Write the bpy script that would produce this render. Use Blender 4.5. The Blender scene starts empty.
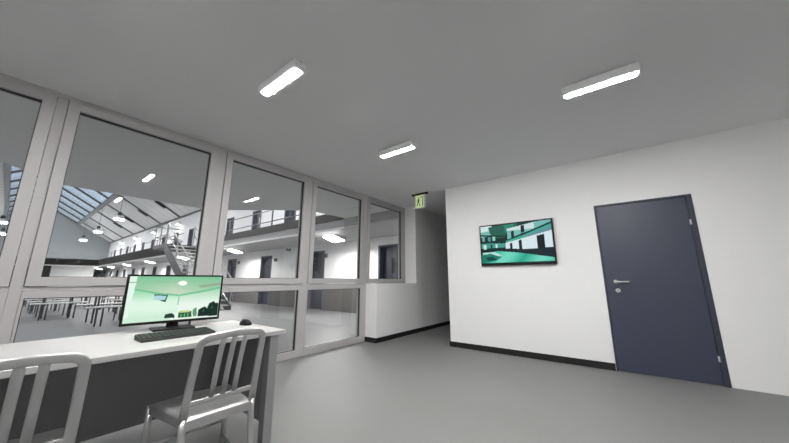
import bpy, bmesh, math
from mathutils import Vector, Matrix

S = bpy.context.scene
COL = S.collection
PI = math.pi

# ------------------------------------------------------------------ colour
def lin(c):
    c = c / 255.0
    return c / 12.92 if c <= 0.04045 else ((c + 0.055) / 1.055) ** 2.4
def rgb(r, g=None, b=None):
    if g is None: g = b = r
    return (lin(r), lin(g), lin(b), 1.0)

# ------------------------------------------------------------------ materials
def material(name, col, rough=0.6, metal=0.0, noise=0.0, nscale=30.0, spec=0.5, bump=0.0, bscale=200.0, stretch=None):
    m = bpy.data.materials.new(name); m.use_nodes = True
    nt = m.node_tree; N = nt.nodes; L = nt.links
    b = N['Principled BSDF']
    b.inputs['Base Color'].default_value = col
    b.inputs['Roughness'].default_value = rough
    b.inputs['Metallic'].default_value = metal
    b.inputs['Specular IOR Level'].default_value = spec
    tc = N.new('ShaderNodeTexCoord')
    src = tc.outputs['Object']
    if stretch:
        mp = N.new('ShaderNodeMapping'); mp.inputs['Scale'].default_value = stretch
        L.new(src, mp.inputs['Vector']); src = mp.outputs['Vector']
    if noise > 0:
        n = N.new('ShaderNodeTexNoise'); n.inputs['Scale'].default_value = nscale; n.inputs['Detail'].default_value = 5
        L.new(src, n.inputs['Vector'])
        r = N.new('ShaderNodeMapRange')
        r.inputs['To Min'].default_value = 1 - noise; r.inputs['To Max'].default_value = 1 + noise
        L.new(n.outputs['Fac'], r.inputs['Value'])
        mx = N.new('ShaderNodeVectorMath'); mx.operation = 'SCALE'
        mx.inputs[0].default_value = col[:3]
        L.new(r.outputs['Result'], mx.inputs['Scale'])
        L.new(mx.outputs['Vector'], b.inputs['Base Color'])
    if bump > 0:
        n2 = N.new('ShaderNodeTexNoise'); n2.inputs['Scale'].default_value = bscale; n2.inputs['Detail'].default_value = 3
        L.new(src, n2.inputs['Vector'])
        bp = N.new('ShaderNodeBump'); bp.inputs['Strength'].default_value = bump; bp.inputs['Distance'].default_value = 0.01
        L.new(n2.outputs['Fac'], bp.inputs['Height']); L.new(bp.outputs['Normal'], b.inputs['Normal'])
    return m

def emitter(name, col, strength):
    m = bpy.data.materials.new(name); m.use_nodes = True
    b = m.node_tree.nodes['Principled BSDF']
    b.inputs['Base Color'].default_value = rgb(235)
    b.inputs['Emission Color'].default_value = col
    b.inputs['Emission Strength'].default_value = strength
    return m

def glass_material(name, tint=(1, 1, 1, 1), f0=0.05):
    m = bpy.data.materials.new(name); m.use_nodes = True
    nt = m.node_tree; N = nt.nodes; L = nt.links
    N.remove(N['Principled BSDF']); out = N['Material Output']
    t = N.new('ShaderNodeBsdfTransparent'); t.inputs['Color'].default_value = tint
    g = N.new('ShaderNodeBsdfGlossy'); g.inputs['Roughness'].default_value = 0.0
    lw = N.new('ShaderNodeLayerWeight'); lw.inputs['Blend'].default_value = 0.5
    pw = N.new('ShaderNodeMath'); pw.operation = 'POWER'; pw.inputs[1].default_value = 5.0
    L.new(lw.outputs['Facing'], pw.inputs[0])
    mr = N.new('ShaderNodeMapRange'); mr.inputs['To Min'].default_value = f0; mr.inputs['To Max'].default_value = 1.0
    L.new(pw.outputs[0], mr.inputs['Value'])
    mx = N.new('ShaderNodeMixShader')
    L.new(mr.outputs['Result'], mx.inputs['Fac']); L.new(t.outputs[0], mx.inputs[1]); L.new(g.outputs[0], mx.inputs[2])
    L.new(mx.outputs[0], out.inputs['Surface'])
    return m

def banded(name, col_a, col_b, axis, period, width, rough=0.7):
    """boards: narrow joints of col_b every `period` metres along an object axis"""
    m = bpy.data.materials.new(name); m.use_nodes = True
    nt = m.node_tree; N = nt.nodes; L = nt.links; b = N['Principled BSDF']
    b.inputs['Roughness'].default_value = rough
    tc = N.new('ShaderNodeTexCoord'); sp = N.new('ShaderNodeSeparateXYZ'); L.new(tc.outputs['Object'], sp.inputs[0])
    md = N.new('ShaderNodeMath'); md.operation = 'FLOORED_MODULO'; md.inputs[1].default_value = period
    L.new(sp.outputs[axis], md.inputs[0])
    lt = N.new('ShaderNodeMath'); lt.operation = 'LESS_THAN'; lt.inputs[1].default_value = width
    L.new(md.outputs[0], lt.inputs[0])
    mx = N.new('ShaderNodeMix'); mx.data_type = 'RGBA'
    mx.inputs['A'].default_value = col_a; mx.inputs['B'].default_value = col_b
    L.new(lt.outputs[0], mx.inputs['Factor']); L.new(mx.outputs['Result'], b.inputs['Base Color'])
    return m

def dado(name, upper, lower, z):
    m = bpy.data.materials.new(name); m.use_nodes = True
    nt = m.node_tree; N = nt.nodes; L = nt.links; b = N['Principled BSDF']
    b.inputs['Roughness'].default_value = 0.6
    tc = N.new('ShaderNodeTexCoord'); sp = N.new('ShaderNodeSeparateXYZ'); L.new(tc.outputs['Object'], sp.inputs[0])
    lt = N.new('ShaderNodeMath'); lt.operation = 'LESS_THAN'; lt.inputs[1].default_value = z
    L.new(sp.outputs['Z'], lt.inputs[0])
    mx = N.new('ShaderNodeMix'); mx.data_type = 'RGBA'
    mx.inputs['A'].default_value = upper; mx.inputs['B'].default_value = lower
    L.new(lt.outputs[0], mx.inputs['Factor']); L.new(mx.outputs['Result'], b.inputs['Base Color'])
    return m

def screen_material(name, strength):
    m = bpy.data.materials.new(name); m.use_nodes = True
    nt = m.node_tree; b = nt.nodes['Principled BSDF']
    b.inputs['Base Color'].default_value = (0.004, 0.004, 0.004, 1)
    b.inputs['Roughness'].default_value = 0.35
    b.inputs['Specular IOR Level'].default_value = 0.12
    a = nt.nodes.new('ShaderNodeAttribute'); a.attribute_name = 'picture'
    nt.links.new(a.outputs['Color'], b.inputs['Emission Color'])
    b.inputs['Emission Strength'].default_value = strength
    return m

M = {
 'wall': material('wall_paint', rgb(241), 0.75, noise=0.012, nscale=3, bump=0.06, bscale=350),
 'ceil': material('ceiling_paint', rgb(250), 0.85, noise=0.012, nscale=2, bump=0.05, bscale=300),
 'floor': material('floor_resin', rgb(122), 0.55, noise=0.02, nscale=2.5, spec=0.35, bump=0.01, bscale=90),
 'dim': material('corridor_shade_grey', rgb(92), 0.7),  # unseen corridor walls, coloured dark to keep the corridor in shade
 'base': material('skirting_black', rgb(18), 0.5),
 'frame': material('window_frame_grey', rgb(180, 178, 178), 0.45, noise=0.015, nscale=20),
 'gasket': material('rubber_gasket', rgb(30), 0.7),
 'navy': material('door_navy', rgb(58, 62, 80), 0.42, noise=0.02, nscale=40, bump=0.03, bscale=600),
 'navyframe': material('door_frame_navy', rgb(52, 55, 70), 0.45),
 'chrome': material('satin_steel', rgb(232), 0.38, 0.55),
 'alu': material('brushed_aluminium', rgb(206), 0.36, 0.85, noise=0.03, nscale=60, stretch=(1, 1, .05)),
 'glide': material('chair_glide', rgb(35), 0.6),
 'desk': material('desk_white', rgb(178), 0.35, noise=0.008, nscale=6),
 'panel': material('desk_panel_dark', rgb(128, 128, 132), 0.6, noise=0.015, nscale=50),
 'post': material('desk_post_grey', rgb(150, 150, 152), 0.4, 0.3),
 'black': material('black_plastic', rgb(14, 15, 15), 0.45, spec=0.25),
 'keyb': material('keyboard_charcoal', rgb(48, 52, 50), 0.55),
 'keycap': material('keycap_black', rgb(36, 39, 38), 0.5),
 'white': material('lamp_housing_white', rgb(236), 0.5),
 'lamp': emitter('lamp_diffuser', (1, 0.985, 0.97, 1), 430.0),
 'hall_wall': dado('hall_wall_paint', rgb(243), rgb(84, 82, 80), 0.95),
 'hall_white': material('hall_white_paint', rgb(238), 0.7),
 'gable': material('gable_paint', rgb(134, 138, 141), 0.8),
 'hall_floor': material('hall_floor_resin', rgb(106, 106, 107), 0.5, noise=0.03, nscale=0.8),
 'roof': banded('roof_boards', rgb(212), rgb(170), 'Y', 1.25, 0.10),
 'seam': material('roof_joint', rgb(96), 0.7),
 'vent': material('vent_black', rgb(14), 0.6),
 'slab': material('gallery_slab', rgb(215), 0.7, noise=0.02, nscale=2),
 'fascia': material('gallery_fascia', rgb(172), 0.7),
 'gceil': material('gallery_soffit', rgb(248), 0.85, noise=0.012, nscale=2),
 'steel': material('dark_steel', rgb(70, 72, 75), 0.45, 0.3),
 'rail': material('rail_steel', rgb(120, 120, 122), 0.4, 0.4),
 'lightrail': material('stair_rail_light', rgb(150), 0.4, 0.2),
 'tread': material('stair_tread', rgb(176), 0.6),
 'kick': material('kick_plate', rgb(54, 52, 50), 0.6),
 'bars': material('black_bars', rgb(12), 0.8, spec=0.2),
 'celldoor': material('cell_door_navy', rgb(56, 58, 68), 0.45),
 'jamb': material('cell_door_jamb', rgb(90, 92, 106), 0.5),
 'slot': material('cell_door_slot', rgb(20, 22, 28), 0.25),
 'halllamp': emitter('hall_lamp_diffuser', (1, 0.985, 0.965, 1), 190.0),
 'pendlamp': emitter('pendant_diffuser', (1, 0.985, 0.965, 1), 260.0),
 'spot': emitter('wall_lamp_glow', (1, 0.985, 0.965, 1), 75.0),
 'table': material('mess_table_top', rgb(196), 0.45),
 'glass': glass_material('window_glass', (0.97, 0.975, 0.975, 1), 0.045),
 'skyglass': glass_material('skylight_glass', (0.9, 0.93, 0.95, 1), 0.03),
 'signgreen': emitter('exit_sign_green', rgb(172, 198, 66), 0.55),
 'signdark': material('exit_sign_pictogram', rgb(70, 104, 24), 0.5),
 'acrylic': material('exit_sign_acrylic', rgb(205, 208, 214), 0.15),
 'monitor_pic': screen_material('monitor_picture', 1.0),
 'tv_pic': screen_material('tv_picture', 0.9),
}

# ------------------------------------------------------------------ mesh builder
class MB:
    def __init__(self): self.bm = bmesh.new()
    def box(self, x0, x1, y0, y1, z0, z1, bev=0.0, mat=None):
        r = bmesh.ops.create_cube(self.bm, size=1.0)
        vs = r['verts']
        for v in vs:
            v.co = Vector(((x0 + x1) / 2 + v.co.x * (x1 - x0), (y0 + y1) / 2 + v.co.y * (y1 - y0), (z0 + z1) / 2 + v.co.z * (z1 - z0)))
        if bev > 0:
            es = list({e for v in vs for e in v.link_edges})
            r2 = bmesh.ops.bevel(self.bm, geom=es, offset=bev, segments=2, profile=0.5, affect='EDGES')
            vs = list({v for f in r2['faces'] for v in f.verts} | {v for v in vs if v.is_valid})
        if mat is not None:
            for v in vs: v.co = mat @ v.co
        return self
    def bar(self, a, b, w, h, up=(0, 0, 1), bev=0.0):
        a = Vector(a); b = Vector(b); d = (b - a); L = d.length; d.normalize()
        u = Vector(up)
        if abs(d.dot(u)) > 0.98: u = Vector((1, 0, 0))
        s = d.cross(u).normalized(); u = s.cross(d).normalized()
        mt = Matrix(((s.x, d.x, u.x, a.x), (s.y, d.y, u.y, a.y), (s.z, d.z, u.z, a.z), (0, 0, 0, 1)))
        return self.box(-w / 2, w / 2, 0, L, -h / 2, h / 2, bev, mt)
    def tube(self, pts, rw, rh=None, n=12, up=(0, 0, 1), cap=True):
        """sweep an ellipse (rw across, rh along `up`-ish) along a path"""
        rh = rh or rw
        pts = [Vector(p) for p in pts]; rings = []
        for i, p in enumerate(pts):
            t = (pts[min(i + 1, len(pts) - 1)] - pts[max(i - 1, 0)]).normalized()
            u = Vector(up)
            if abs(t.dot(u)) > 0.985: u = Vector((1, 0, 0))
            s = t.cross(u).normalized(); w = s.cross(t).normalized()
            rings.append([self.bm.verts.new(p + s * rw * math.cos(2 * PI * k / n) + w * rh * math.sin(2 * PI * k / n)) for k in range(n)])
        for a, b in zip(rings, rings[1:]):
            for k in range(n):
                f = self.bm.faces.new((a[k], a[(k + 1) % n], b[(k + 1) % n], b[k])); f.smooth = True
        if cap:
            self.bm.faces.new(rings[0][::-1]); self.bm.faces.new(rings[-1])
        return self
    def lathe(self, prof, n=24, centre=(0, 0, 0), axis='Z'):
        c = Vector(centre); rings = []
        def P(r, h, a):
            if axis == 'Z': return c + Vector((r * math.cos(a), r * math.sin(a), h))
            if axis == 'X': return c + Vector((h, r * math.cos(a), r * math.sin(a)))
            return c + Vector((r * math.cos(a), h, r * math.sin(a)))
        for r, h in prof:
            rings.append([self.bm.verts.new(P(max(r, 1e-4), h, 2 * PI * k / n)) for k in range(n)])
        for a, b in zip(rings, rings[1:]):
            for k in range(n):
                f = self.bm.faces.new((a[k], a[(k + 1) % n], b[(k + 1) % n], b[k])); f.smooth = True
        self.bm.faces.new(rings[0][::-1]); self.bm.faces.new(rings[-1])
        return self
    def prism(self, poly, z0, z1, fn=None):
        """extrude a 2-D polygon between z0 and z1; fn maps (u, v, w) to xyz"""
        fn = fn or (lambda u, v, w: (u, v, w))
        a = [self.bm.verts.new(fn(u, v, z0)) for u, v in poly]
        b = [self.bm.verts.new(fn(u, v, z1)) for u, v in poly]
        n = len(poly)
        self.bm.faces.new(a[::-1]); self.bm.faces.new(b)
        for i in range(n): self.bm.faces.new((a[i], a[(i + 1) % n], b[(i + 1) % n], b[i]))
        return self
    def ring(self, x0, x1, z0, z1, X0, X1, Z0, Z1, y0, y1, bev=0.004):
        """rectangular frame in the xz plane: opening (x0..x1, z0..z1), outside (X0..X1, Z0..Z1)"""
        self.box(X0, x0, y0, y1, Z0, Z1, bev); self.box(x1, X1, y0, y1, Z0, Z1, bev)
        self.box(x0 - bev, x1 + bev, y0, y1, Z0, z0, bev); self.box(x0 - bev, x1 + bev, y0, y1, z1, Z1, bev)
        return self
    def build(self, name, mat, parent=None, loc=None):
        bmesh.ops.recalc_face_normals(self.bm, faces=self.bm.faces)
        me = bpy.data.meshes.new(name); self.bm.to_mesh(me); self.bm.free()
        mats = mat if isinstance(mat, (list, tuple)) else [mat]
        for m_ in mats: me.materials.append(m_)
        o = bpy.data.objects.new(name, me); COL.objects.link(o)
        if parent: o.parent = parent
        if loc: o.location = loc
        return o

def box_obj(name, mat, x0, x1, y0, y1, z0, z1, parent=None, bev=0.0):
    return MB().box(x0, x1, y0, y1, z0, z1, bev).build(name, mat, parent)
def struct(o): o['kind'] = 'structure'; return o
def empty(name, loc=(0, 0, 0), rz=0.0):
    o = bpy.data.objects.new(name, None); COL.objects.link(o); o.empty_display_size = 0.1
    o.location = loc; o.rotation_euler = (0, 0, rz); return o
def tag(o, label, cat, group=None):
    o['label'] = label; o['category'] = cat
    if group: o['group'] = group
    return o
def kids(o): return [c for c in bpy.data.objects if c.parent == o]
def copy_tree(o, parent=None):
    c = o.copy(); COL.objects.link(c); c.parent = parent
    for ch in kids(o): copy_tree(ch, c)
    return c

# ------------------------------------------------------------------ measures
H = 2.783           # office ceiling
XD = 4.748          # face of the wall with the door
YC = -1.466         # its corner at the corridor
YF = -0.29          # room face of the low wall beside the window band
XB, YB = -3.4, -7.6 # walls behind the camera
XE = 15.0           # end of the corridor
HX = 7.372          # lower cell wall of the hall
HU = 8.2            # upper cell wall
HG = 5.45           # edge of the gallery
HY = 53.0           # far end of the hall
EAVE = 6.363; SL = 0.63; RIDGE = 1.72; HLX = -4.76; SKL = -1.13; YBAL = 37.6
def roof_z(x): return EAVE + SL * (HU - x) if x >= RIDGE else EAVE + SL * (HU - RIDGE) - SL * (RIDGE - x)

# ================================================================== OFFICE SHELL
struct(box_obj('floor', M['floor'], XB, XE, YB, 0.12, -0.2, 0))
struct(box_obj('ceiling', M['ceil'], XB, XE, YB, 0.12, H, H + 0.2))
struct(box_obj('wall_back', M['wall'], XB, XD + 0.25, YB - 0.2, YB, 0, H))
struct(box_obj('wall_left', M['wall'], XB - 0.2, XB, YB, 0.12, 0, H))
DY0, DY1, DZ = -4.674, -3.715, 2.10
w = MB()
w.box(XD, XD + 0.25, DY1, YC, 0, H); w.box(XD, XD + 0.25, YB, DY0, 0, H); w.box(XD, XD + 0.25, DY0, DY1, DZ, H)
struct(w.build('wall_right', M['wall']))
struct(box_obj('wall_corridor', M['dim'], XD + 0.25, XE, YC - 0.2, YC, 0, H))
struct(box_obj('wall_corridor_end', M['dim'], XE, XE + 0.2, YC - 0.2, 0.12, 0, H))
w = MB(); w.box(4.174, 5.510, YF, -0.02, 0, 1.035); w.box(5.510, XE, YF, 0.12, 0, H)
w.box(4.30, 5.510, -0.02, 0.12, 0, 1.0)
struct(w.build('wall_window', M['wall']))
BH = 0.083
struct(box_obj('baseboard_right', M['base'], XD - 0.012, XD, DY1 + 0.004, YC, 0, BH))
struct(box_obj('baseboard_corridor', M['base'], XD - 0.012, XE, YC, YC + 0.012, 0, BH))
b = MB(); b.box(4.162, XE, YF - 0.012, YF, 0, BH); b.box(4.162, 4.174, YF, -0.02, 0, BH)
struct(b.build('baseboard_window', M['base']))

# ---- window band: posts, head and sill, then framed panes
panes = [(-1.19, -0.055), (0.175, 1.309), (1.570, 2.683), (2.930, 4.021), (4.277, 5.353)]
ZT, ZB, ZLT, ZLB = 2.662, 1.126, 0.952, 0.098
SW = 0.078
t = MB()
t.box(XB, 5.510, 0.0, 0.11, H - 0.042, H)
struct(t.build('trim_head', M['frame']))
t = MB(); t.box(XB, 4.20, 0.0, 0.11, 0, 0.030); struct(t.build('trim_sill', M['frame']))
posts = [(panes[0][0] - SW - 0.10, panes[0][0] - SW - 0.004)]
for (a, b_) in zip(panes, panes[1:]): posts.append((a[1] + SW + 0.003, b_[0] - SW - 0.003))
posts.append((panes[4][1] + SW + 0.003, 5.510))
for i, (a, b_) in enumerate(posts):
    z0 = 0.030 if i < 4 else (0.030 if i == 4 else 1.036)
    struct(box_obj('trim_post', M['frame'], a, b_, 0.002, 0.11, z0, H - 0.042, bev=0.003))
struct(box_obj('trim_transom', M['frame'], XB, posts[0][0], 0.004, 0.11, 1.0, 1.045))
for i, (a, b_) in enumerate(panes):
    lo, hi = posts[i][1], posts[i + 1][0]
    z_out0 = ZB - SW
    struct(box_obj('trim_transom', M['frame'], lo, hi, 0.004, 0.11, (ZLT + 0.062) if i < 4 else 1.001, z_out0 - 0.004))
    wn = struct(empty('window_%d' % (i + 1), ((a + b_) / 2, 0, ZB)))
    cx = (a + b_) / 2
    f = MB().ring(a - cx, b_ - cx, 0, ZT - ZB, lo + 0.004 - cx, hi - 0.004 - cx, z_out0 - ZB, H - 0.042 - 0.004 - ZB, -0.016, 0.09)
    f.build('window_frame', M['frame'], wn)
    MB().ring(a + 0.005 - cx, b_ - 0.005 - cx, 0.005, ZT - ZB - 0.005, a - 0.002 - cx, b_ + 0.002 - cx, -0.002, ZT - ZB + 0.002, 0.012, 0.05, 0.001).build('gasket', M['gasket'], wn)
    MB().box(a - cx, b_ - cx, 0.026, 0.034, 0, ZT - ZB).build('glass_pane', M['glass'], wn)
    if i < 4:
        la, lb = a - 0.062, b_ + 0.022
        wl = struct(empty('window_%d' % (i + 6), (cx, 0, ZLB)))
        MB().ring(la - cx, lb - cx, 0, ZLT - ZLB, lo - cx, hi - cx, 0.031 - ZLB, ZLT + 0.060 - ZLB, -0.004, 0.09).build('window_frame', M['frame'], wl)
        MB().ring(la + 0.005 - cx, lb - 0.005 - cx, 0.005, ZLT - ZLB - 0.005, la - 0.002 - cx, lb + 0.002 - cx, -0.002, ZLT - ZLB + 0.002, 0.012, 0.05, 0.001).build('gasket', M['gasket'], wl)
        MB().box(la - cx, lb - cx, 0.026, 0.034, 0, ZLT - ZLB).build('glass_pane', M['glass'], wl)
# glazing left of the picture, closing the band towards the side wall
struct(box_obj('wall_window_left', M['wall'], XB, posts[0][0], 0.0, 0.12, 0.03, H - 0.042))

# ---- navy door
d = struct(empty('door_1', (XD, (DY0 + DY1) / 2, 0)))
cy = (DY0 + DY1) / 2
f = MB()
f.box(-0.008, 0.20, DY1 - 0.024 - cy, DY1 - cy, 0, DZ, 0.003)
f.box(-0.008, 0.20, DY0 - cy, DY0 + 0.050 - cy, 0, DZ, 0.003)
f.box(-0.008, 0.20, DY0 + 0.05 - cy, DY1 - 0.024 - cy, DZ - 0.024, DZ, 0.003)
f.build('door_frame', M['navyframe'], d)
lf = MB().box(-0.004, 0.042, DY0 + 0.054 - cy, DY1 - 0.027 - cy, 0.006, DZ - 0.028, 0.003).build('door_leaf', M['navy'], d)
h = MB(); h.lathe([(0.026, 0.0), (0.026, -0.008), (0.012, -0.012), (0.0105, -0.050)], 24, (-0.004, -3.838 - cy, 1.078), 'X')
h.tube([(-0.046, -3.844 - cy, 1.078), (-0.056, -3.844 - cy, 1.078), (-0.058, -3.872 - cy, 1.079), (-0.058, -3.974 - cy, 1.080)], 0.0105, 0.0105, 14)
h.build('door_handle', M['chrome'], d)
k = MB(); k.lathe([(0.026, 0.0), (0.026, -0.008), (0.017, -0.010), (0.016, -0.014)], 24, (-0.004, -3.848 - cy, 0.970), 'X')
lk = k.build('lock_rosette', M['chrome'], d)
MB().box(-0.0195, -0.0175, -3.848 - 0.004 - cy, -3.848 + 0.004 - cy, 0.958, 0.982).build('keyhole', M['black'], lk)
for z in (1.765, 0.272):
    MB().lathe([(0.0075, -0.03), (0.009, -0.027), (0.009, 0.027), (0.0075, 0.03)], 14, (-0.012, DY0 + 0.052 - cy, z)).build('hinge', M['chrome'], d)

# ---- ceiling lights
def ceiling_light(x, y, label):
    r = empty('ceiling_light', (x, y, H)); tag(r, label, 'ceiling light', 'linear ceiling lights of the office')
    hx, hy = 0.052, 0.265
    hs = MB(); hs.box(-hx, hx, -hy, hy, -0.089, -0.022, 0.002)
    hs.box(-hx + 0.012, hx - 0.012, -hy + 0.02, hy - 0.02, -0.022, -0.012)
    hs.build('housing', M['white'], r)
    for yy in (-hy + 0.03, 0, hy - 0.03):
        MB().lathe([(0.016, -0.012), (0.016, -0.004), (0.009, 0.0)], 12, (0.018, yy, 0)).build('ceiling_mount', M['steel'], r)
    MB().box(-0.025, 0.025, -0.242, 0.242, -0.0932, -0.086, 0.001).build('diffuser', M['lamp'], r)
    return r
ceiling_light(1.117, -1.845, 'linear ceiling light in front of the second tall window, nearest to the desk')
ceiling_light(2.760, -1.820, 'linear ceiling light between the windows and the exit sign')
ceiling_light(2.755, -3.937, 'linear ceiling light in front of the navy door, farthest from the windows')
ceiling_light(1.117, -3.937, 'linear ceiling light above the viewer, out of the picture')
ceiling_light(-0.52, -1.845, 'linear ceiling light left of the desk, out of the picture')
ceiling_light(-0.52, -3.937, 'linear ceiling light left of the viewer, out of the picture')

# ---- exit sign
e = empty('exit_sign', (4.70, -0.935, H)); tag(e, 'small green illuminated exit sign under a black ceiling plate at the corridor mouth', 'exit sign')
MB().box(-0.035, 0.035, -0.175, 0.175, -0.030, 0.0, 0.004).build('ceiling_plate', M['black'], e)
MB().box(-0.008, 0.010, -0.125, 0.115, -0.300, -0.030, 0.002).build('acrylic_panel', M['acrylic'], e)
sg = MB().box(-0.012, -0.008, -0.085, 0.095, -0.290, -0.045, 0.001).build('sign_face', M['signgreen'], e)
pg = MB()
mp = lambda u, v, w_: (-0.0125 - w_, u, v)
# doorway and running figure
pg.prism([(-0.070, -0.07), (-0.010, -0.07), (-0.010, -0.085), (-0.055, -0.085), (-0.055, -0.265), (-0.070, -0.265)], 0, 0.001, mp)
pg.prism([(0.020 + 0.014 * math.cos(a * PI / 6), -0.090 + 0.014 * math.sin(a * PI / 6)) for a in range(12)], 0, 0.001, mp)
pg.prism([(0.005, -0.112), (0.040, -0.108), (0.046, -0.180), (0.012, -0.184)], 0, 0.001, mp)
pg.prism([(0.012, -0.180), (0.028, -0.182), (0.002, -0.262), (-0.016, -0.258)], 0, 0.001, mp)
pg.prism([(0.026, -0.180), (0.046, -0.178), (0.078, -0.250), (0.062, -0.258)], 0, 0.001, mp)
pg.prism([(0.036, -0.112), (0.042, -0.124), (0.078, -0.158), (0.070, -0.168)][::-1], 0, 0.001, mp)
pg.build('pictogram', M['signdark'], sg)

# ================================================================== SCREENS
def raster(W_, H_, bg, shapes):
    """list of (polygon in 0..1, colour) painted in order, supersampled 2x2; returns rows of rgb"""
    img = [[None] * W_ for _ in range(H_)]
    def inside(poly, x, y):
        c = False; j = len(poly) - 1
        for i in range(len(poly)):
            xi, yi = poly[i]; xj, yj = poly[j]
            if (yi > y) != (yj > y) and x < (xj - xi) * (y - yi) / (yj - yi) + xi: c = not c
            j = i
        return c
    bb = [(min(p[0] for p in s[0]), max(p[0] for p in s[0]), min(p[1] for p in s[0]), max(p[1] for p in s[0])) for s in shapes]
    for j in range(H_):
        for i in range(W_):
            x = i / (W_ - 1); y = j / (H_ - 1)
            c = bg(x, y) if callable(bg) else bg
            for (poly, colr), q in zip(shapes, bb):
                if q[0] <= x <= q[1] and q[2] <= y <= q[3] and inside(poly, x, y):
                    c = colr(x, y) if callable(colr) else colr
            img[j][i] = c
    return img
def mixc(a, b, t):
    t = max(0, min(1, t)); return tuple(a[k] + (b[k] - a[k]) * t for k in range(3))
def picture_mesh(name, img, fn, mat, parent):
    Hn, Wn = len(img), len(img[0])
    vs = [fn(i / (Wn - 1), j / (Hn - 1)) for j in range(Hn) for i in range(Wn)]
    fs = [(j * Wn + i, (j + 1) * Wn + i, (j + 1) * Wn + i + 1, j * Wn + i + 1) for j in range(Hn - 1) for i in range(Wn - 1)]
    me = bpy.data.meshes.new(name); me.from_pydata(vs, [], fs); me.update()
    at = me.color_attributes.new('picture', 'FLOAT_COLOR', 'POINT')
    flat = []
    for row in img:
        for c in row: flat += [lin(c[0]), lin(c[1]), lin(c[2]), 1.0]
    at.data.foreach_set('color', flat)
    me.materials.append(mat)
    o = bpy.data.objects.new(name, me); COL.objects.link(o); o.parent = parent
    return o
def rect(x0, y0, x1, y1): return [(x0, y0), (x1, y0), (x1, y1), (x0, y1)]
def ell(cx_, cy_, rx, ry): return [(cx_ + rx * math.cos(k * PI / 10), cy_ + ry * math.sin(k * PI / 10)) for k in range(20)]

# monitor picture: a green-tinted view into a small room
def mon_bg(x, y):
    c = mixc((128, 196, 152), (196, 216, 192), (y / 0.36) * (1.1 - abs(x - .45) * 1.5))
    return c
mon_shapes = [
 ([(0, .0), (.06, .26), (.30, .37), (.52, .43), (.52, .86), (.0, 1.0)], lambda x, y: mixc(mixc((150, 214, 172), (222, 246, 228), (y - .3) / .28), (196, 234, 206), (y - .72) / .3)),
 ([(.52, .43), (.70, .37), (1, .28), (1, 1), (.0, 1), (.52, .84)], lambda x, y: mixc((176, 220, 190), (232, 246, 234), (y - .34) / .3)),
 ([(.05, .26), (.30, .365), (.52, .42), (.75, .34), (1, .25), (1, .30), (.76, .39), (.52, .46), (.30, .41), (.05, .30)], (122, 196, 150)),
 ([(.0, .0), (.07, .0), (.035, .98), (.0, 1.0)], (226, 246, 232)),
 (rect(.512, .43, .524, .66), (150, 200, 168)),
 ([(.0, .12), (1, .10), (1, .125), (.0, .145)], (150, 196, 160)),
 ([(.72, .22), (1, .14), (1, .20), (.76, .27)], (150, 170, 148)),
 (ell(.54, .155, .052, .055), (250, 250, 240)),
 (ell(.54, .155, .034, .036), (255, 255, 250)),
 ([(.26, .40), (.40, .425), (.385, .575), (.365, .575), (.27, .50)], (24, 84, 74)),
 ([(.265, .425), (.385, .445), (.372, .54), (.262, .52)], (176, 216, 222)),
 ([(.0, .90), (.25, .86), (.44, .90), (.46, 1), (0, 1)], (206, 236, 214)),
 ([(.40, .86), (.47, .84), (.50, .90), (.50, .955), (.39, .945)], (10, 58, 40)),
 ([(.535, .83), (.68, .825), (.69, .96), (.54, .965)], (30, 92, 56)),
 (rect(.545, .80, .665, .845), (190, 214, 140)),
 (rect(.56, .88, .575, .95), (120, 180, 132)), (rect(.60, .87, .615, .95), (120, 180, 132)), (rect(.64, .87, .652, .95), (120, 180, 132)),
 ([(.695, .80), (.72, .74), (.74, .76), (.745, .95), (.70, .95)], (96, 150, 112)),
 ([(.755, .96), (.76, .80), (.80, .75), (.84, .73), (.86, .78), (.88, .66), (.93, .61), (.965, .66), (.985, .64), (1, .70), (1, .97)], (14, 44, 34)),
 ([(.80, .86), (.82, .79), (.84, .86)], (40, 92, 66)), ([(.90, .80), (.92, .70), (.945, .78)], (36, 84, 62)),
]
mon = empty('computer_monitor', (0.795, -1.225, 0.75), math.radians(-7)); tag(mon, 'wide black computer monitor on the desk showing a green room view', 'monitor')
mw, z0, z1 = 0.590, 0.045, 0.388
MB().box(-mw / 2, mw / 2, -0.012, 0.016, z0, z1, 0.004).build('bezel', M['black'], mon)
MB().box(-0.20, 0.20, 0.016, 0.045, z0 + 0.06, z1 - 0.05, 0.01).build('rear_housing', M['black'], mon)
picture_mesh('screen', raster(160, 88, mon_bg, mon_shapes), lambda u, v: (-mw / 2 + 0.014 + u * (mw - 0.028), -0.0128, z1 - 0.013 - v * (z1 - z0 - 0.031)), M['monitor_pic'], mon)
nk = MB(); nk.prism([(-0.036, 0.012), (0.036, 0.012), (0.026, 0.10), (-0.026, 0.10)], 0.018, 0.046, lambda u, v, w_: (u, w_, v)); nk.build('stand_neck', M['black'], mon)
MB().box(-0.125, 0.125, -0.085, 0.095, 0.0, 0.013, 0.005).build('stand_base', M['black'], mon)

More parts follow.
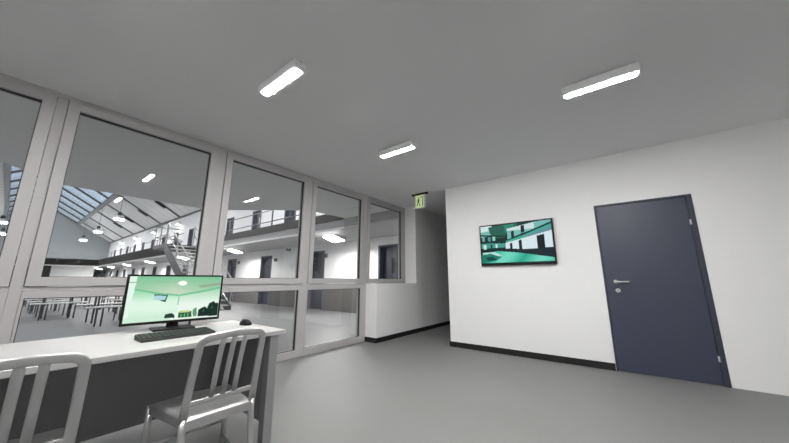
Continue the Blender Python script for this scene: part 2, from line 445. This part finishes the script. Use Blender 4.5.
# wall television
tv = empty('wall_television', (XD, -2.652, 1.66)); tag(tv, 'flat black television on the wall showing a teal picture of the cell hall', 'television')
TH, TW = 0.333, 0.551
MB().box(-0.050, -0.016, -TW, TW, -TH, TH, 0.004).build('bezel', M['black'], tv)
MB().box(-0.016, 0.0, -0.25, 0.25, -0.18, 0.18, 0.003).build('wall_bracket', M['steel'], tv)
def tv_bg(x, y): return mixc((4, 50, 48), (8, 26, 30), y)
tv_shapes = [
 (rect(0, 0, .18, .22), (214, 240, 236)), ([(0, .16), (.16, .13), (.20, .26), (0, .30)], (120, 190, 178)),
 ([(.12, .04), (.36, .0), (.55, .0), (.55, .10), (.40, .20), (.36, .34), (.20, .34), (.14, .18)], (18, 92, 78)),
 ([(.36, .02), (.52, .0), (.46, .18), (.38, .22)], (26, 132, 106)),
 (rect(.02, .30, .06, .44), (110, 168, 170)), (rect(.11, .30, .15, .44), (90, 150, 150)), (rect(.18, .28, .22, .40), (150, 214, 200)),
 ([(0, .22), (.40, .30), (.40, .33), (0, .26)], (10, 40, 42)),
 ([(.0, .40), (.36, .43), (.36, .46), (0, .44)], (12, 46, 46)),
 ([(.0, .46), (.18, .47), (.36, .49), (.36, .60), (.0, .60)], (70, 160, 146)),
 (rect(.03, .50, .08, .62), (200, 234, 226)), (rect(.14, .50, .17, .62), (18, 60, 60)), (rect(.22, .50, .25, .60), (210, 240, 232)),
 ([(.40, .12), (.62, .06), (1, -.05), (1, .10), (.62, .26), (.40, .40)], lambda x, y: (206, 228, 232) if x < .78 and y < .17 else (120, 190, 186)),
 ([(.455, .20), (.50, .18), (.50, .36), (.455, .37)], (8, 34, 38)), ([(.595, .08), (.645, .06), (.645, .24), (.595, .26)], (6, 30, 34)),
 ([(.36, .42), (.60, .29), (1, .04), (1, .10), (.62, .33), (.38, .46)], (10, 50, 52)),
 ([(.37, .44), (.62, .32), (1, .09), (1, .28), (.64, .40), (.38, .50)], (60, 176, 150)),
 ([(.64, .34), (1, .14), (1, .26), (.66, .38)], (96, 148, 160)),
 ([(.37, .485), (.64, .385), (1, .25), (1, .72), (.37, .66)], (222, 238, 244)),
 ([(.43, .50), (.465, .49), (.465, .67), (.43, .67)], (8, 36, 40)), ([(.555, .44), (.60, .425), (.60, .68), (.555, .68)], (6, 26, 32)),
 ([(.80, .36), (.90, .33), (.90, .72), (.80, .71)], (6, 20, 28)),
 ([(.30, .62), (.62, .665), (1, .66), (1, .90), (.60, .80), (.30, .70)], (10, 34, 40)),
 ([(.0, .72), (.24, .68), (.52, .74), (1, .90), (1, .98), (0, .98)], lambda x, y: mixc((34, 168, 138), (120, 224, 200), abs(math.sin(x * 6 + y * 3)))),
 ([(.0, .72), (.10, .70), (.30, .84), (.20, .94), (.0, .98)], (24, 128, 108)),
 ([(.02, .70), (.20, .70), (.30, .80), (.26, .82), (.14, .74), (.02, .76)], (190, 236, 224)),
 ([(.05, .84), (.16, .82), (.24, .90), (.10, .93)], (10, 66, 62)),
]
picture_mesh('screen', raster(144, 84, tv_bg, tv_shapes), lambda u, v: (-0.0508, TW - 0.02 - u * (2 * TW - 0.04), TH - 0.02 - v * (2 * TH - 0.052)), M['tv_pic'], tv)

# ================================================================== DESK
dk = empty('desk', (0.36, -1.5, 0)); tag(dk, 'long white-topped desk with dark panels in front of the windows', 'desk')
ox, oy = 0.36, -1.5
MB().box(-0.60 - ox, 1.28 - ox, -1.922 - oy, -1.095 - oy, 0.722, 0.75, 0.003).build('desktop', M['desk'], dk)
MB().box(-0.50 - ox, 1.185 - ox, -1.312 - oy, -1.292 - oy, 0.19, 0.722, 0.002).build('modesty_panel', M['panel'], dk)
MB().box(1.185 - ox, 1.210 - ox, -1.835 - oy, -1.245 - oy, 0.165, 0.722, 0.002).build('side_panel', M['panel'], dk)
MB().box(-0.525 - ox, -0.50 - ox, -1.835 - oy, -1.245 - oy, 0.165, 0.722, 0.002).build('side_panel', M['panel'], dk)
for x in (1.175, -0.535):
    for y in (-1.90, -1.245):
        lg = MB().box(x - ox, x + 0.062 - ox, y - oy, y + 0.062 - oy, 0.008, 0.722, 0.004).build('leg', M['post'], dk)
        MB().box(x + 0.006 - ox, x + 0.056 - ox, y + 0.006 - oy, y + 0.056 - oy, 0, 0.01).build('foot', M['glide'], lg)

# keyboard
kb = empty('keyboard', (0.712, -1.605, 0.75), math.radians(0)); tag(kb, 'slim charcoal computer keyboard on the desk in front of the monitor', 'keyboard')
mb = MB(); mb.prism([(-0.078, 0), (0.078, 0), (0.078, 0.028), (-0.078, 0.015)], -0.193, 0.193, lambda u, v, w_: (w_, u, v)); mb.build('case', M['keyb'], kb)
kc = MB()
for r_ in range(5):
    yy = -0.068 + r_ * 0.028; zz = 0.015 + (yy + 0.078) / 0.156 * 0.013
    xs_ = [(-0.184 + k_ * 0.0247) for k_ in range(15)]
    for k_, x in enumerate(xs_):
        if r_ == 0 and 4 <= k_ <= 8:
            if k_ == 4: kc.box(x, x + 0.0247 * 5 - 0.004, yy, yy + 0.024, zz - 0.002, zz + 0.006, 0.0012)
            continue
        kc.box(x, x + 0.0207, yy, yy + 0.024, zz - 0.002, zz + 0.006, 0.0012)
kc.build('keys', M['keycap'], kb)

# mouse
ms = empty('computer_mouse', (1.215, -1.455, 0.75), math.radians(8)); tag(ms, 'small black computer mouse on the right end of the desk', 'mouse')
def mouse_shell():
    m_ = MB(); bm = m_.bm
    r_ = bmesh.ops.create_uvsphere(bm, u_segments=24, v_segments=14, radius=1.0)
    for v in r_['verts']:
        z = v.co.z
        v.co = Vector((v.co.x * 0.037 * (1 - 0.08 * v.co.y), v.co.y * 0.060, max(z, -0.13) * 0.038 + 0.005))
    for f_ in bm.faces: f_.smooth = True
    return m_
mouse_shell().build('shell', M['black'], ms)
MB().tube([(-0.004, 0.030, 0.037), (0.004, 0.030, 0.037)], 0.008, 0.008, 14, up=(0, 1, 0)).build('scroll_wheel', M['steel'], ms)

# ================================================================== CHAIRS
def make_chair(loc, rz, label):
    r = empty('metal_chair', loc, rz); tag(r, label, 'chair', 'aluminium chairs at the desk')
    # bent tube: both rear uprights and the top rail
    pts = []
    side = [(-0.163, -0.19, 0.44), (-0.163, -0.20, 0.52), (-0.161, -0.225, 0.64), (-0.158, -0.252, 0.75)]
    arc = []
    for k_ in range(0, 9):
        a = k_ / 8 * PI / 2
        arc.append((-0.157 + 0.052 * (1 - math.cos(a)), -0.258 - 0.016 * math.sin(a), 0.797 + 0.050 * math.sin(a)))
    top = [(-0.05, -0.284, 0.855), (0, -0.288, 0.858)]
    half = side + arc + top
    half = [(p[0], p[1], p[2] - 0.026 * max(0, (p[2] - 0.70) / 0.158)) for p in half]
    pts = half + [(-p[0], p[1], p[2]) for p in reversed(half[:-1])]
    bk = MB()
    # oval tube: wide in the plane of the back, thin along the depth
    n = 20; rings = []; P_ = [Vector(p) for p in pts]
    for i, p in enumerate(P_):
        tt = (P_[min(i + 1, len(P_) - 1)] - P_[max(i - 1, 0)]).normalized()
        dep = Vector((0, 1, 0)); s_ = tt.cross(dep).normalized(); dep = s_.cross(tt).normalized()
        sq = lambda q: math.copysign(abs(q) ** 0.55, q)
        rings.append([bk.bm.verts.new(p + s_ * 0.0175 * sq(math.cos(2 * PI * k_ / n)) + dep * 0.0095 * sq(math.sin(2 * PI * k_ / n))) for k_ in range(n)])
    for a, b_ in zip(rings, rings[1:]):
        for k_ in range(n):
            f_ = bk.bm.faces.new((a[k_], a[(k_ + 1) % n], b_[(k_ + 1) % n], b_[k_])); f_.smooth = True
    bk.bm.faces.new(rings[0][::-1]); bk.bm.faces.new(rings[-1])
    bk.build('back_frame', M['alu'], r)
    MB().bar((-0.160, -0.198, 0.517), (0.160, -0.198, 0.517), 0.014, 0.024, bev=0.004).build('back_crossbar', M['alu'], r)
    for x in (-0.055, 0.0, 0.055):
        sl = MB()
        sl.tube([(x, -0.200, 0.522), (x, -0.226, 0.64), (x, -0.256, 0.76), (x, -0.280, 0.828)], 0.0145, 0.005, 12, up=(0, 1, 0))
        sl.build('back_slat', M['alu'], r)
    # dished seat with a rolled skirt
    st = MB(); nx, ny = 16, 14; grid = []
    def seat_pt(i, j):
        u = i / nx * 2 - 1; v = j / ny
        hw = 0.157 + 0.050 * v
        x = u * hw; y = -0.205 + 0.415 * v
        y += -0.02 * (u * u) * v if v > 0.5 else 0
        e_ = max(abs(u), abs(v * 2 - 1))
        z = 0.458 - 0.018 * (1 - u * u) * (1 - (v * 2 - 1) ** 2) - 0.012 * max(0, e_ - 0.88) / 0.12 - 0.006 * v * v
        z += 0.006 * math.exp(-(u / 0.25) ** 2) * v
        return (x, y, z)
    for j in range(ny + 1): grid.append([st.bm.verts.new(seat_pt(i, j)) for i in range(nx + 1)])
    for j in range(ny):
        for i in range(nx):
            f_ = st.bm.faces.new((grid[j][i], grid[j][i + 1], grid[j + 1][i + 1], grid[j + 1][i])); f_.smooth = True
    loop = [grid[0][i] for i in range(nx + 1)] + [grid[j][nx] for j in range(1, ny + 1)] + [grid[ny][i] for i in range(nx - 1, -1, -1)] + [grid[j][0] for j in range(ny - 1, 0, -1)]
    low = [st.bm.verts.new((v.co.x * 1.0, v.co.y, 0.405)) for v in loop]
    inn = [st.bm.verts.new((v.co.x * 0.97, v.co.y * 0.97, 0.405)) for v in loop]
    inn2 = [st.bm.verts.new((v.co.x * 0.97, v.co.y * 0.97, 0.432)) for v in loop]
    m_ = len(loop)
    for A, B in ((loop, low), (low, inn), (inn, inn2)):
        for k_ in range(m_): st.bm.faces.new((A[k_], A[(k_ + 1) % m_], B[(k_ + 1) % m_], B[k_]))
    st.bm.faces.new(inn2)
    st.build('seat', M['alu'], r)
    for s_ in (-1, 1):
        lg = MB().tube([(s_ * 0.163, -0.19, 0.455), (s_ * 0.163, -0.192, 0.40), (s_ * 0.164, -0.215, 0.22), (s_ * 0.166, -0.262, 0.008)], 0.0125, 0.0165, 14, up=(1, 0, 0)).build('leg', M['alu'], r)
        MB().lathe([(0.013, 0.0), (0.015, 0.003), (0.015, 0.012)], 14, (s_ * 0.166, -0.262, 0)).build('foot_glide', M['glide'], lg)
        lg = MB().tube([(s_ * 0.196, 0.172, 0.44), (s_ * 0.198, 0.175, 0.30), (s_ * 0.200, 0.188, 0.008)], 0.015, 0.012, 14, up=(0, 1, 0)).build('leg', M['alu'], r)
        MB().lathe([(0.013, 0.0), (0.015, 0.003), (0.015, 0.012)], 14, (s_ * 0.200, 0.188, 0)).build('foot_glide', M['glide'], lg)
        MB().tube([(s_ * 0.164, -0.228, 0.150), (s_ * 0.199, 0.182, 0.150)], 0.009, 0.009, 12).build('stretcher', M['alu'], r)
    MB().tube([(-0.199, 0.180, 0.24), (0.199, 0.180, 0.24)], 0.009, 0.009, 12).build('stretcher', M['alu'], r)
    return r
make_chair((0.770, -1.975, 0), 0.0, 'brushed metal slat-back chair pushed under the desk below the monitor')
make_chair((0.074, -1.975, 0), 0.0, 'brushed metal slat-back chair at the left end of the desk, partly out of view')

# ================================================================== CELL HALL
struct(box_obj('floor_hall', M['hall_floor'], HLX, HX + 0.4, 0.12, HY, -0.2, 0))
# near ceiling over the strip beside the office, with a chamfered edge
g = MB(); g.prism([(HLX, 0.12), (HG + 0.3, 0.12), (HG + 0.3, 1.97), (4.26, 1.97), (2.75, 3.88), (0.35, 3.88), (-1.15, 1.97), (HLX, 1.97)], H, H + 0.22)
struct(g.build('ceiling_near_gallery', M['gceil']))
DOORW = 0.93
low_y = [1.90, 5.63, 9.40, 12.9, 16.35, 19.8, 23.3, 26.8, 30.2, 33.6, 37.1, 40.4, 43.8, 47.2, 50.4]
up_y = [9.0 + 3.333 * k_ for k_ in range(-2, 13)]
def cell_wall(name, x0, x1, ys, z0, zd, z1, mat):
    m_ = MB(); cur = 0.12
    for y in ys:
        m_.box(x0, x1, cur, y - DOORW / 2, z0, z1); m_.box(x0, x1, y - DOORW / 2, y + DOORW / 2, zd, z1); cur = y + DOORW / 2
    m_.box(x0, x1, cur, HY, z0, z1)
    return struct(m_.build(name, mat))
cell_wall('wall_hall_lower', HX, HX + 0.3, low_y, 0, 2.21, 2.52, M['hall_wall'])
cell_wall('wall_hall_upper', HU, HU + 0.3, up_y, 2.79, 5.05, EAVE + 0.02, M['hall_white'])
struct(box_obj('wall_hall_corner', M['hall_white'], HX + 0.3, HX + 0.4, 0.12, HY, 0, 2.5))
struct(box_obj('wall_hall_outer', M['hall_white'], HU + 0.3, HU + 0.4, 0.12, HY, 2.79, EAVE))
def cell_door(idx, x, y, z0, h_):
    r = struct(empty('door_%d' % idx, (x, y, z0)))
    w2 = DOORW / 2
    f_ = MB(); f_.box(-0.012, 0.29, -w2 - 0.04, -w2 + 0.025, 0, h_); f_.box(-0.012, 0.29, w2 - 0.025, w2 + 0.04, 0, h_); f_.box(-0.012, 0.29, -w2 - 0.04, w2 + 0.04, h_ - 0.025, h_ + 0.03)
    f_.build('door_frame', M['jamb'], r)
    lf = MB().box(0.16, 0.22, -w2 + 0.025, w2 - 0.025, 0.005, h_ - 0.025, 0.004).build('door_leaf', M['celldoor'], r)
    MB().box(0.15, 0.16, -0.07, 0.07, h_ * 0.60, h_ * 0.82).build('viewing_slot', M['slot'], lf)
    MB().box(0.13, 0.16, -w2 + 0.06, -w2 + 0.10, h_ * 0.42, h_ * 0.52, 0.003).build('door_handle', M['chrome'], lf)
    return r
n_ = 2
proto = cell_door(n_, HX, low_y[0], 0, 2.21)
for y in low_y[1:]:
    n_ += 1; c = copy_tree(proto); c.name = 'door_%d' % n_; c.location = (HX, y, 0)
proto2 = cell_door(n_ + 1, HU, up_y[0], 2.79, 2.26); n_ += 1
for y in up_y[1:]:
    n_ += 1; c = copy_tree(proto2); c.name = 'door_%d' % n_; c.location = (HU, y, 2.79)

# gallery slab along the cells and across the far end
struct(MB().box(HG, HU + 0.3, 0.12, HY, 2.51, 2.79).build('ceiling_under_gallery', M['slab']))
struct(box_obj('trim_gallery_edge', M['hall_white'], HG - 0.03, HG, 2.0, YBAL, 2.50, 2.555))
struct(box_obj('floor_end_gallery', M['slab'], HLX, HG - 0.001, YBAL, HY, 2.51, 2.79))
struct(box_obj('trim_gallery_fascia', M['fascia'], HG - 0.022, HG, 0.12, YBAL - 0.1, 2.556, 2.789))
# end wall with gable
gb = MB(); gb.prism([(HLX, 0), (HU + 0.4, 0), (HU + 0.4, EAVE), (RIDGE, roof_z(RIDGE)), (HLX, roof_z(HLX))], HY, HY + 0.3, lambda u, v, w_: (u, w_, v))
struct(gb.build('wall_hall_end', M['gable']))
gb = MB(); gb.prism([(HLX, 2.783 + .2), (HU + 0.4, 2.783 + .2), (HU + 0.4, EAVE), (RIDGE, roof_z(RIDGE)), (HLX, roof_z(HLX))], -0.2, 0.12, lambda u, v, w_: (u, w_, v))
struct(gb.build('wall_hall_near', M['gable']))
struct(box_obj('wall_hall_left', M['hall_white'], HLX - 0.3, HLX, -0.2, HY, 0, roof_z(HLX)))
struct(box_obj('wall_hall_beside_office', M['hall_white'], HLX, XB - 0.2, -0.1, 0.12, 0, H + 0.2))

# roof: right slope below the skylight, left slope
SKX = 4.72
def slope_slab(name, xa, xb, y0, y1, mat, th=0.2):
    m_ = MB(); m_.prism([(xa, roof_z(xa)), (xb, roof_z(xb)), (xb, roof_z(xb) + th), (xa, roof_z(xa) + th)], y0, y1, lambda u, v, w_: (u, w_, v))
    return m_.build(name, mat)
struct(slope_slab('ceiling_hall_right', SKX, HU + 0.4, -0.2, HY + 0.3, M['roof']))
struct(slope_slab('ceiling_hall_left', HLX - 0.3, SKL, -0.2, HY + 0.3, M['roof']))
seam_y = [25.2 + 5.03 * k_ for k_ in range(-4, 6)]
for y in seam_y:
    m_ = MB(); m_.bar((SKX, y, roof_z(SKX) - 0.05), (HU, y, roof_z(HU) - 0.05), 0.16, 0.10)
    struct(m_.build('trim_roof_joint', M['seam']))
struct(MB().bar((HU - 0.08, 0.12, EAVE - 0.03), (HU - 0.08, HY, EAVE - 0.03), 0.12, 0.10).build('trim_eave', M['seam']))
# skylight: side beams, ridge beam, bars, panes
struct(MB().bar((SKX, -0.1, roof_z(SKX)), (SKX, HY, roof_z(SKX)), 0.28, 0.34).bar((SKL, -0.1, roof_z(SKL)), (SKL, HY, roof_z(SKL)), 0.28, 0.34).build('trim_skylight_beam', M['gable']))
struct(MB().bar((RIDGE, -0.1, roof_z(RIDGE) - 0.1), (RIDGE, HY, roof_z(RIDGE) - 0.1), 0.45, 0.5).build('trim_ridge_beam', M['seam']))
sk = struct(empty('window_20', (RIDGE, HY / 2, roof_z(RIDGE))))
for side_, xe in ((1, SKX), (-1, SKL)):
    pn = MB(); pn.prism([(0, 0.06), (xe - RIDGE, roof_z(xe) - roof_z(RIDGE) + 0.06), (xe - RIDGE, roof_z(xe) - roof_z(RIDGE) + 0.08), (0, 0.08)], -HY / 2, HY / 2, lambda u, v, w_: (u, w_, v))
    pn.build('skylight_pane', M['skyglass'], sk)
for k_ in range(-10, 7):
    y = 33.1 + 3.25 * k_
    if y > HY - 0.2: continue
    br = MB()
    br.bar((0, y - HY / 2, -0.06), (SKX - RIDGE, y - HY / 2, roof_z(SKX) - roof_z(RIDGE) - 0.06), 0.16, 0.16)
    br.bar((0, y - HY / 2, -0.06), (SKL - RIDGE, y - HY / 2, roof_z(SKL) - roof_z(RIDGE) - 0.06), 0.16, 0.16)
    br.build('glazing_bar', M['steel'], sk)
# dark vents along the roof joints
words = ['first', 'second', 'third', 'fourth', 'fifth', 'sixth', 'seventh', 'eighth', 'ninth', 'tenth']
for k_, y in enumerate([25.2, 30.23, 35.26, 40.29]):
    v = empty('roof_vent', (6.72, y, roof_z(6.72))); v.rotation_euler = (0, math.atan(SL), 0)
    tag(v, 'black roof vent strip on the hall ceiling slope, %s from the office' % words[k_], 'vent', 'black vents on the roof slope')
    MB().box(-0.44, 0.44, -0.20, 0.20, -0.17, -0.09, 0.01).build('vent_box', M['vent'], v)
    sl = MB()
    for q in range(5): sl.box(-0.40, 0.40, -0.16 + q * 0.07, -0.13 + q * 0.07, -0.185, -0.17)
    sl.build('louvre', M['bars'], v)

# gallery railing on the side gallery
gr = empty('gallery_railing', (HG, 20, 2.79)); tag(gr, 'steel railing with dark kick plate along the side gallery of the hall', 'railing')
y_a, y_b = 2.0, YBAL - 0.15
MB().box(-0.045, -0.023, y_a - 20, 12.5 - 20, -0.03, 0.22).build('kick_plate', M['kick'], gr)
MB().box(-0.055, -0.03, 14.7 - 20, y_b - 20, -0.20, 0.38).build('infill_panel', M['bars'], gr)
for z in (0.40, 0.82):
    rl = MB(); rl.tube([(0.01, y_a - 20, z), (0.01, 12.5 - 20, z)], 0.022, 0.022, 8); rl.tube([(0.01, 14.7 - 20, z), (0.01, y_b - 20, z)], 0.022, 0.022, 8)
    rl.build('rail', M['rail'], gr)
yy = 2.45
while yy < y_b:
    if not 12.45 < yy < 14.75:
        MB().bar((0.01, yy - 20, 0), (0.01, yy - 20, 0.82), 0.05, 0.035).build('post', M['rail'], gr)
    yy += 3.36
# far end balcony railing
er = empty('balcony_railing', (HG, YBAL, 2.79)); tag(er, 'long balcony front with black infill and rails across the far end of the hall', 'railing')
MB().box(HLX - HG, 0, -0.06, -0.03, -0.26, 0.34).build('infill_panel', M['bars'], er)
struct(box_obj('trim_balcony_edge', M['hall_white'], HLX, HG, YBAL - 0.03, YBAL, 2.46, 2.525))
for z in (0.40, 0.82):
    MB().tube([(HLX - HG, -0.045, z), (0, -0.045, z)], 0.022, 0.022, 8).build('rail', M['rail'], er)
for q in range(8):
    MB().bar((-0.05 - q * 1.4, -0.045, 0), (-0.05 - q * 1.4, -0.045, 0.82), 0.05, 0.035).build('post', M['rail'], er)
# end wall gate
struct(box_obj('wall_under_balcony', M['hall_white'], HLX, HG - 0.03, YBAL + 2.0, YBAL + 2.2, 0, 2.51))
gt = struct(empty('door_40', (0.94, YBAL + 2.0, 0)))
MB().box(-1.52, 1.52, -0.12, -0.02, 0, 2.6).build('door_leaf', M['vent'], gt)
gtb = MB()
for q in range(11): gtb.box(-1.52 + q * 0.298, -1.47 + q * 0.298, -0.18, -0.12, 0, 2.6)
gtb.build('gate_bars', M['bars'], gt)

# staircase up to the gallery
st = empty('staircase', (4.79, 8.0, 0)); tag(st, 'steep metal staircase rising to the side gallery of the hall', 'staircase')
X0, X1 = -0.54, 0.54
rise, run = 2.72, 4.7
nst = 15
for x in (X0, X1):
    MB().prism([(0, 0), (0.45, 0), (run + 0.1, rise - 0.28), (run + 0.1, rise + 0.05), (run - 0.1, rise + 0.05), (0, 0.16)], x - 0.025, x + 0.025, lambda u, v, w_: (w_, u, v)).build('stringer', M['steel'], st)
for k_ in range(nst):
    zz = rise * (k_ + 1) / nst; y = run * (k_ + 0.35) / nst
    MB().box(X0 + 0.025, X1 - 0.025, y, y + 0.29, zz - 0.045, zz, 0.004).build('tread', M['tread'], st)
MB().box(X0 - 0.03, X1 + 0.02, run + 0.1, run + 1.9, rise - 0.10, rise + 0.07).build('landing', M['steel'], st)
for x in (X0, X1):
    for hh in (0.55, 1.0):
        MB().tube([(x, -0.1, 0.10 + hh - 0.25), (x, 0.1, 0.14 + hh), (x, run, rise + hh)], 0.021, 0.021, 10).build('handrail', M['lightrail'], st)
    for q in (0.1, 1.6, 3.1, run):
        MB().bar((x, q, rise * q / run), (x, q, rise * q / run + 1.0), 0.04, 0.04).build('rail_post', M['lightrail'], st)
for hh in (0.5, 1.05):
    MB().tube([(X0, run + 0.1, rise + hh), (X0, run + 1.88, rise + hh), (X1, run + 1.88, rise + hh)], 0.024, 0.024, 8).build('landing_rail', M['rail'], st)
for (x, y) in ((X0, run + 0.12), (X0, run + 1.0), (X0, run + 1.88)):
    MB().bar((x, y, rise), (x, y, rise + 1.05), 0.04, 0.04).build('rail_post', M['lightrail'], st)

# lamps under the gallery
LX = 6.3
def soffit_lamp(x, y, label):
    r = empty('gallery_ceiling_lamp', (x, y, 2.51)); tag(r, label, 'lamp', 'wedge lamps under the side gallery')
    m_ = lambda u, v, w_: (u, w_, v)
    MB().prism([(-0.25, 0.0), (-0.25, -0.02), (0.22, -0.14), (0.26, -0.14), (0.26, 0.0)], -0.29, 0.29, m_).build('housing', M['white'], r)
    MB().prism([(-0.235, -0.024), (-0.235, -0.032), (0.21, -0.145), (0.21, -0.137)], -0.265, 0.265, m_).build('diffuser', M['halllamp'], r)
    return r
for k_, y in enumerate([3.4, 10.3, 17.0, 23.8, 30.6, 37.2, 43.8]):
    soffit_lamp(LX, y, 'glowing wedge lamp under the side gallery, %s from the office' % words[k_])
# lamps on the upper cell wall
def wall_lamp(y, label):
    r = empty('wall_lamp', (HU, y, 5.8)); tag(r, label, 'lamp', 'round lamps along the upper cell wall')
    MB().box(-0.05, 0, -0.09, 0.09, -0.02, 0.16, 0.01).build('backplate', M['white'], r)
    MB().tube([(-0.04, 0, 0.10), (-0.16, 0, 0.12), (-0.20, 0, 0.08)], 0.02, 0.02, 8).build('bracket', M['steel'], r)
    MB().lathe([(0.145, -0.13), (0.155, -0.13), (0.15, 0.0), (0.10, 0.05), (0.03, 0.06)], 18, (-0.22, 0, 0)).build('shade', M['white'], r)
    MB().lathe([(0.05, -0.155), (0.10, -0.150), (0.135, -0.13), (0.14, -0.115)], 18, (-0.22, 0, 0)).build('diffuser', M['spot'], r)
    return r
for k_, y in enumerate([4.7, 11.4, 18.1, 24.9, 31.8, 38.4, 45.0]):  # the nearest one is hidden by the soffit, added to light the wall
    wall_lamp(y, 'round glowing lamp high on the upper cell wall, %s from the office' % words[k_])
# pendants
def pendant(x, y, z, label):
    r = empty('pendant_lamp', (x, y, z)); tag(r, label, 'lamp', 'pendant lamps hanging in the hall')
    MB().lathe([(0.32, -0.02), (0.36, 0.0), (0.33, 0.10), (0.20, 0.20), (0.12, 0.30)], 24).build('shade', M['white'], r)
    MB().lathe([(0.29, -0.08), (0.31, -0.05), (0.31, -0.015)], 24).build('diffuser', M['pendlamp'], r)
    MB().lathe([(0.13, 0.29), (0.13, 0.55), (0.08, 0.58)], 16).build('driver_box', M['vent'], r)
    MB().tube([(0, 0, 0.55), (0, 0, roof_z(x) - z)], 0.015, 0.015, 8).build('stem', M['steel'], r)
    return r
for k_, (y, x) in enumerate([(8.0, 4.79), (17.9, 4.79), (27.9, 4.79), (37.9, 4.91), (48.2, 4.99)]):  # the two nearest hang unseen above the soffit, added to light the hall
    pendant(x, y, 6.0, 'white pendant lamp hanging in the row near the side gallery, %s from the office' % words[k_])
for k_, y in enumerate([8.0, 17.9, 27.9, 37.6, 47.9]):  # the three nearest hang out of view, added as extra hall light
    pendant(-1.0 if y > 30 else -1.9, y, 6.0, 'white pendant lamp hanging in the far left row of the hall, %s from the office' % words[k_])
# intercom boxes beside the cell doors
for k_, (y, z) in enumerate([(5.07, 2.03), (8.57, 2.02), (12.13, 2.03)]):
    r = empty('intercom_box', (HX + 0.004, y, z)); tag(r, 'small dark wall box beside a lower cell door, %s from the office' % words[k_], 'wall box', 'wall boxes beside the cell doors')
    MB().box(-0.05, 0, -0.11, 0.11, -0.08, 0.08, 0.006).build('box_body', M['rail'], r)
    MB().box(-0.055, -0.05, -0.06, 0.06, -0.05, 0.05).build('grille', M['vent'], r)
r = empty('wall_camera', (HX, 7.5, 2.42)); tag(r, 'tiny dark camera at the top of the lower cell wall', 'camera')
MB().box(-0.05, 0, -0.06, 0.06, -0.05, 0.05, 0.005).build('mount', M['rail'], r)
MB().lathe([(0.05, -0.05), (0.05, -0.16), (0.035, -0.18)], 14, (0, 0, 0), 'X').build('camera_body', M['vent'], r)

# mess tables with benches
def mess_table(x, y, label, L=0.56):
    r = empty('mess_table', (x, y, 0)); tag(r, label, 'table', 'mess tables in the hall')
    MB().box(-L, L, -0.36, 0.36, 0.715, 0.75, 0.008).build('tabletop', M['table'], r)
    for s_ in (-1, 1):
        MB().box(-L, L, s_ * 0.66 - 0.15, s_ * 0.66 + 0.15, 0.44, 0.47, 0.006).build('bench', M['table'], r)
    for x_ in (-0.33, 0.22):
        for s_ in (-1, 1):
            for dx in (0.0, 0.11):
                MB().bar((x_ + dx, s_ * 0.66 - 0.05 * s_, 0), (x_ + dx, s_ * 0.66 - 0.05 * s_, 0.44), 0.03, 0.03).build('bench_leg', M['steel'], r)
            MB().bar((x_ + 0.06, s_ * 0.22, 0), (x_ + 0.06, s_ * 0.22, 0.715), 0.035, 0.035).build('leg', M['steel'], r)
        MB().bar((x_ + 0.06, -0.60, 0.41), (x_ + 0.06, 0.60, 0.41), 0.03, 0.04).build('crossbeam', M['steel'], r)
    return r
T = mess_table(1.80, 7.02, 'mess table with benches in the hall, nearest to the monitor')
spots = [(1.06, 9.85, 'mess table with benches left of the monitor, nearest on its row'),
         (-0.30, 9.85, 'mess table with benches left of the monitor, partly behind the window post'),
         (2.75, 10.3, 'mess table with benches behind the monitor, beside the staircase'),
         (1.0, 13.0, 'mess table with benches in the second row, behind the nearest one on the left'),
         (-0.5, 13.0, 'mess table with benches in the second row, at the left'),
         (2.5, 14.6, 'mess table with benches in the middle of the hall, before the landing'),
         (0.9, 17.0, 'mess table with benches in the third row, farthest from the office')]
for x, y, lab in spots:
    c = copy_tree(T); c.location = (x, y, 0); c['label'] = lab

# ================================================================== SKY
wd = bpy.data.worlds.new('sky'); S.world = wd; wd.use_nodes = True
nt = wd.node_tree; bgn = nt.nodes['Background']
sky = nt.nodes.new('ShaderNodeTexSky'); sky.sky_type = 'NISHITA'; sky.sun_disc = False
sky.sun_elevation = math.radians(38); sky.sun_rotation = math.radians(200); sky.air_density = 1.0; sky.dust_density = 2.0
hs_ = nt.nodes.new('ShaderNodeHueSaturation'); hs_.inputs['Saturation'].default_value = 0.55; hs_.inputs['Value'].default_value = 1.25
nt.links.new(sky.outputs[0], hs_.inputs['Color']); nt.links.new(hs_.outputs[0], bgn.inputs['Color']); bgn.inputs['Strength'].default_value = 0.2

# ================================================================== CAMERA
f_px = 289.689
cam = bpy.data.cameras.new('camera'); co = bpy.data.objects.new('camera', cam); COL.objects.link(co)
cam.sensor_fit = 'HORIZONTAL'; cam.sensor_width = 36.0; cam.lens = f_px / 789 * 36.0
cam.clip_start = 0.02; cam.clip_end = 300
yw, pt, rl_ = 0.649917, 0.2004568, -0.000566
fw = Vector((math.cos(yw) * math.cos(pt), math.sin(yw) * math.cos(pt), math.sin(pt)))
rt = Vector((math.sin(yw), -math.cos(yw), 0)); up = rt.cross(fw)
rt2 = rt * math.cos(rl_) + up * math.sin(rl_); up2 = -rt * math.sin(rl_) + up * math.cos(rl_)
co.matrix_world = Matrix(((rt2.x, up2.x, -fw.x, 0.0), (rt2.y, up2.y, -fw.y, -3.875122), (rt2.z, up2.z, -fw.z, 1.096492), (0, 0, 0, 1)))
S.camera = co

vs_ = S.view_settings
vs_.view_transform = 'Standard'; vs_.look = 'None'; vs_.gamma = 1.0; vs_.exposure = 0.0; vs_.use_curve_mapping = False
cy_ = S.cycles
cy_.use_denoising = True
cy_.max_bounces = 14; cy_.diffuse_bounces = 9; cy_.glossy_bounces = 5; cy_.transparent_max_bounces = 16
cy_.sample_clamp_indirect = 4.0
cy_.caustics_reflective = True; cy_.caustics_refractive = False
